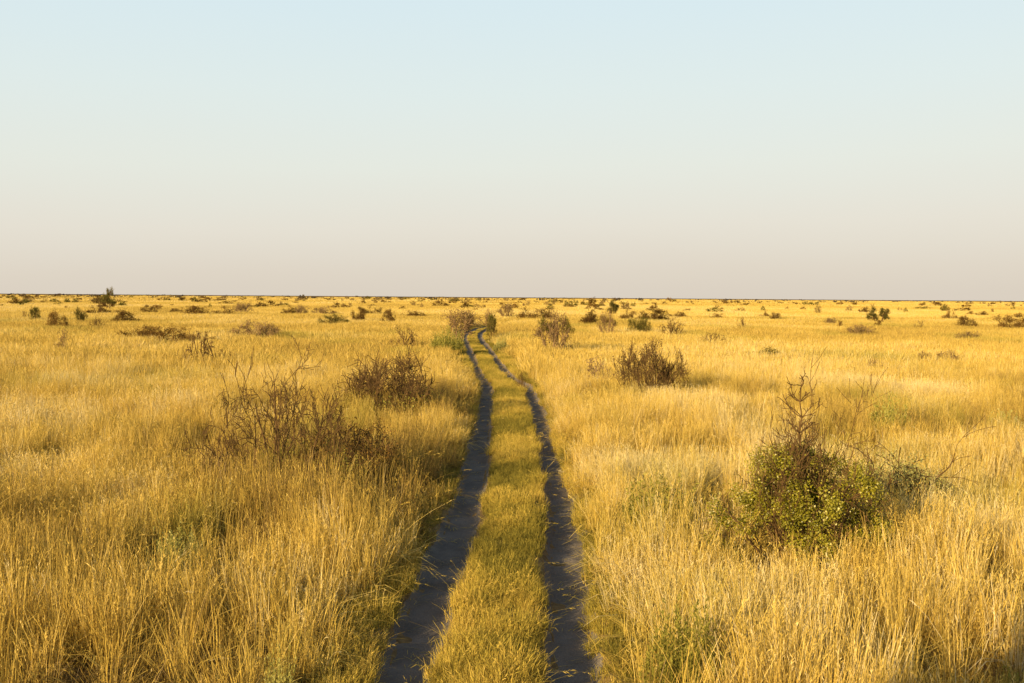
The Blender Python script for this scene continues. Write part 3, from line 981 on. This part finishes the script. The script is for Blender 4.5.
ok &= rng.random(nn) < 0.45 + 0.55 * sstep(0.30, 0.45, thin)
y, u = y[ok], u[ok]
# loose straw lying in the ruts
ns = 420
ys_ = 5.0 + 45 * rng.random(ns) ** 1.5; sd_ = rng.choice([-1, 1], ns)
us_ = rut_off(ys_, sd_) + rng.uniform(-0.24, 0.24, ns)
litter = np.concatenate((np.zeros(len(y), bool), np.ones(ns, bool)))
y = np.concatenate((y, ys_)); u = np.concatenate((u, us_))
x = u + path_x(y)
rot, n = common(x, y)
g = fbm(x * 0.8 + 9, y * 0.5 + 30, 3)
inner = np.abs(u) < 0.5
bell = 0.75 + 0.5 * (1 - np.clip(np.abs(u) / 0.55, 0, 1) ** 2) * 0.6
s = rng.uniform(0.65, 1.3, n) * (0.48 + 0.7 * fbm(x * 3.1 + 90, y * 2.0, 2)) * np.where(inner, bell, 1.0) * (0.7 + 0.6 * g) * (1 - 0.4 * sstep(45, 80, y)) * (1 - 0.4 * sstep(80, 95, y))
sw = 1.0 + 0.35 * sstep(20, 70, y)
scl = np.stack((s * sw, s * sw, s), -1)
idx = np.where(rng.random(n) < 0.05, rng.integers(5, 7, n), rng.integers(0, 5, n))
tint = 0.08 + 0.66 * sstep(0.3, 0.7, g) + rng.normal(0, 0.12, n)
idx = np.where(litter, 7, idx); tint = np.where(litter, 0.6 + 0.3 * rng.random(n), tint)
scl[litter] = rng.uniform(0.6, 1.2, (int(litter.sum()), 1)) * np.array([[1, 1, 1]]); rot[litter, :2] = 0
P = np.stack((x, y, terrain(x, y) + np.where(litter, 0.02, 0)), -1)
o = scatter('short_grass', C_SHORT, P, rot, scl, idx, np.clip(tint, 0.02, 0.98))
tag(o, 'short yellow-green grass on the strip between the wheel ruts and along their edges', 'grass', kind='stuff')

# --- mid-distance grass
x, y = zone(66000, 26, 150, 0.56, 3)
u, on = side_of_track(x, y); au = np.abs(u)
ok = ((au > edge + 0.42 + 0.2 * rng.random(len(x)) + 0.5 * sstep(70, 90, y)) | (on < 0.5)) & (rng.random(len(x)) < sstep(24, 42, y) * clear_of_shrubs(x, y, 0.9))
x, y, au, u = x[ok], y[ok], au[ok], u[ok]
rot, n = common(x, y)
pale = patch_field(x, y, PALE)
big = fbm(x * 0.10 + 60, y * 0.07 + 5, 4)
hgt = (0.62 + 0.75 * fbm(x * 0.25 + 80, y * 0.25, 3)) * (0.55 + 0.45 * sstep(edge + 0.2, edge + 1.6, au)) * rng.uniform(0.8, 1.15, n)
tint = 0.40 + 0.36 * sstep(0.25, 0.75, big) + 0.25 * pale + rng.normal(0, 0.07, n)
sxy = rng.uniform(0.9, 1.35, n) * (1 + 0.5 * sstep(60, 150, y))
idx = rng.integers(0, 5, n)
P = np.stack((x, y, terrain(x, y)), -1)
green = 0.6 * sstep(0.60, 0.8, fbm(x * 0.20 + 200, y * 0.10 + 70, 3)) * rng.uniform(0, 1.1, n)
o = scatter('grass', C_MID, P, rot, np.stack((sxy, sxy, hgt), -1), idx, np.clip(tint, 0.02, 0.98), green)
tag(o, 'golden dry grass of the middle distance, beyond the near tufts', 'grass', kind='stuff')

# --- far grass
x1, y1 = zone(70000, 110, 520, 0.56, 6)
k1 = rng.random(len(x1)) < sstep(105, 150, y1) * (0.35 + 0.65 * (1 - sstep(250, 520, y1)))
x2, y2 = zone(42000, 380, 2600, 0.56, 10)
x = np.concatenate((x1[k1], x2)); y = np.concatenate((y1[k1], y2)); n1 = int(k1.sum())
rot, n = common(x, y)
rot[:, :2] *= 0.3
big = fbm(x * 0.03 + 60, y * 0.012 + 5, 4)
tint = 0.40 + 0.36 * sstep(0.25, 0.75, big) + rng.normal(0, 0.08, n)
sxy = np.where(np.arange(n) < n1, rng.uniform(0.9, 1.4, n), rng.uniform(0.9, 1.4, n) * (1 + y / 2000))
idx = np.where(np.arange(n) < n1, rng.integers(0, 4, n), rng.integers(4, 7, n))
hgt = rng.uniform(0.75, 1.15, n)
P = np.stack((x, y, terrain(x, y)), -1)
o = scatter('distant_grass', C_FAR, P, rot, np.stack((sxy, sxy, hgt), -1), idx, np.clip(tint, 0.02, 0.98))
tag(o, 'far golden grass of the plain, up to the horizon', 'grass', kind='stuff')

# ------------------------------------------------------------------ far scrub belt: uncountable dark bushes along the horizon
def far_scrub():
    rng = np.random.default_rng(3)
    V = []; B = []; Fc = []; n = 0
    for i in range(5200):
        t = rng.random()
        d = 900 + 5600 * t ** 1.2
        xx = rng.uniform(-0.58, 0.58)
        thin = 1 if xx < -0.05 else 0.45
        if d < 2200 and rng.random() > thin * 0.35:
            continue
        w = rng.uniform(2, 6) * (1 + d / 2500); h = rng.uniform(1.4, 2.8) * (1.0 + 0.5 * (rng.random() < 0.06))
        c = np.array([xx * d, d, 0])
        k = 16
        for j in range(k):
            p = c + np.array([rng.normal(0, w * 0.35), rng.normal(0, w * 0.35), h * rng.uniform(0.1, 0.85) ** 1])
            e = rv(rng); s = perp(e, rng); L = h * 0.45
            V += [p - e * L * 0.8, p + s * L * 0.7, p + e * L * 0.8, p - s * L * 0.7]
            B += [rng.random()] * 4
            Fc.append((n, n + 1, n + 2, n + 3)); n += 4
    V = np.array(V); V[:, 2] = np.maximum(V[:, 2], -0.1)
    me = mesh_np('far_scrub', V, np.array(Fc), np.full(len(Fc), 4), [M_SCRUB], {'blade': ('FLOAT', np.array(B, np.float32))})
    o = bpy.data.objects.new('far_scrub', me); COL.objects.link(o)
    tag(o, 'dark belt of far bushes along the horizon', 'scrub', kind='stuff')


M_SCRUB = leaf_material('far_scrub_leaf', [(0.0, (0.07, 0.055, 0.035)), (1.0, (0.16, 0.12, 0.075))], 0.15, rnd=0.8)
far_scrub()

# ------------------------------------------------------------------ light
EXPOSURE = 0.8
sd = Vector((math.sin(SUN_AZ) * math.cos(SUN_EL), math.cos(SUN_AZ) * math.cos(SUN_EL), math.sin(SUN_EL)))
ld = bpy.data.lights.new('sun', 'SUN'); ld.energy = 5.0; ld.angle = R(0.5); ld.color = (1.0, 0.77, 0.44)
lo_ = bpy.data.objects.new('sun', ld); COL.objects.link(lo_)
lo_.rotation_euler = (-sd).to_track_quat('-Z', 'Y').to_euler()
lo_.location = sd * 100

wd = bpy.data.worlds.new('World'); SC.world = wd; wd.use_nodes = True
nt = wd.node_tree; nt.nodes.clear()
out = N(nt, 'ShaderNodeOutputWorld'); bg = N(nt, 'ShaderNodeBackground'); bg.inputs['Strength'].default_value = 0.10
sky = N(nt, 'ShaderNodeTexSky', sky_type='NISHITA'); sky.sun_disc = False
sky.sun_elevation = SUN_EL; sky.sun_rotation = SUN_AZ
sky.air_density = 1.0; sky.dust_density = 2.0; sky.ozone_density = 1.0
# dusty air low over the plain: pale band, rosy at the horizon, fading into the clear sky above
tc = N(nt, 'ShaderNodeTexCoord'); sp = N(nt, 'ShaderNodeSeparateXYZ')
nt.links.new(tc.outputs['Generated'], sp.inputs[0])


def lin(c):
    return tuple(((v / 255 + 0.055) / 1.055) ** 2.4 for v in c)


rp = ramp(nt, [(0.0, lin((222, 211, 196))), (0.025, lin((225, 215, 200))), (0.07, lin((231, 225, 212))), (0.13, lin((231, 234, 224))), (0.20, lin((226, 237, 234))), (0.285, lin((218, 236, 241))), (0.45, lin((176, 209, 230)))])
sn = N(nt, 'ShaderNodeTexNoise'); sn.inputs['Scale'].default_value = 2.2; sn.inputs['Detail'].default_value = 3
smap = N(nt, 'ShaderNodeMapping'); smap.inputs['Scale'].default_value = (1, 1, 5)
nt.links.new(tc.outputs['Generated'], smap.inputs['Vector']); nt.links.new(smap.outputs[0], sn.inputs['Vector'])
z1 = N(nt, 'ShaderNodeMath', operation='MULTIPLY_ADD'); z1.inputs[1].default_value = 0.022
nt.links.new(sn.outputs['Fac'], z1.inputs[0]); nt.links.new(sp.outputs['Z'], z1.inputs[2])
z2 = N(nt, 'ShaderNodeMath', operation='MULTIPLY_ADD'); z2.inputs[1].default_value = -0.018
nt.links.new(sp.outputs['X'], z2.inputs[0]); nt.links.new(z1.outputs[0], z2.inputs[2])
z3 = N(nt, 'ShaderNodeMath', operation='SUBTRACT'); z3.inputs[1].default_value = 0.011
nt.links.new(z2.outputs[0], z3.inputs[0])
nt.links.new(z3.outputs[0], rp.inputs['Fac'])
bg2 = N(nt, 'ShaderNodeBackground'); bg2.inputs['Strength'].default_value = 1 / 2 ** EXPOSURE
nt.links.new(rp.outputs['Color'], bg2.inputs['Color'])
mr = N(nt, 'ShaderNodeMapRange', interpolation_type='SMOOTHSTEP')
mr.inputs['From Min'].default_value = 0.28; mr.inputs['From Max'].default_value = 0.5
mr.inputs['To Min'].default_value = 0.95; mr.inputs['To Max'].default_value = 0.0
nt.links.new(sp.outputs['Z'], mr.inputs['Value'])
ms = N(nt, 'ShaderNodeMixShader')
nt.links.new(mr.outputs[0], ms.inputs[0])
nt.links.new(sky.outputs[0], bg.inputs['Color'])
nt.links.new(bg.outputs[0], ms.inputs[1]); nt.links.new(bg2.outputs[0], ms.inputs[2])
nt.links.new(ms.outputs[0], out.inputs['Surface'])

# ------------------------------------------------------------------ render settings
SC.view_settings.view_transform = 'Standard'
SC.view_settings.look = 'None'
SC.view_settings.exposure = EXPOSURE
SC.view_settings.gamma = 1.0
SC.view_settings.use_curve_mapping = False
cy = SC.cycles if hasattr(SC, 'cycles') else None
if cy:
    cy.max_bounces = 5; cy.diffuse_bounces = 3; cy.transmission_bounces = 3; cy.glossy_bounces = 1
    cy.use_denoising = True
    cy.caustics_reflective = False; cy.caustics_refractive = False
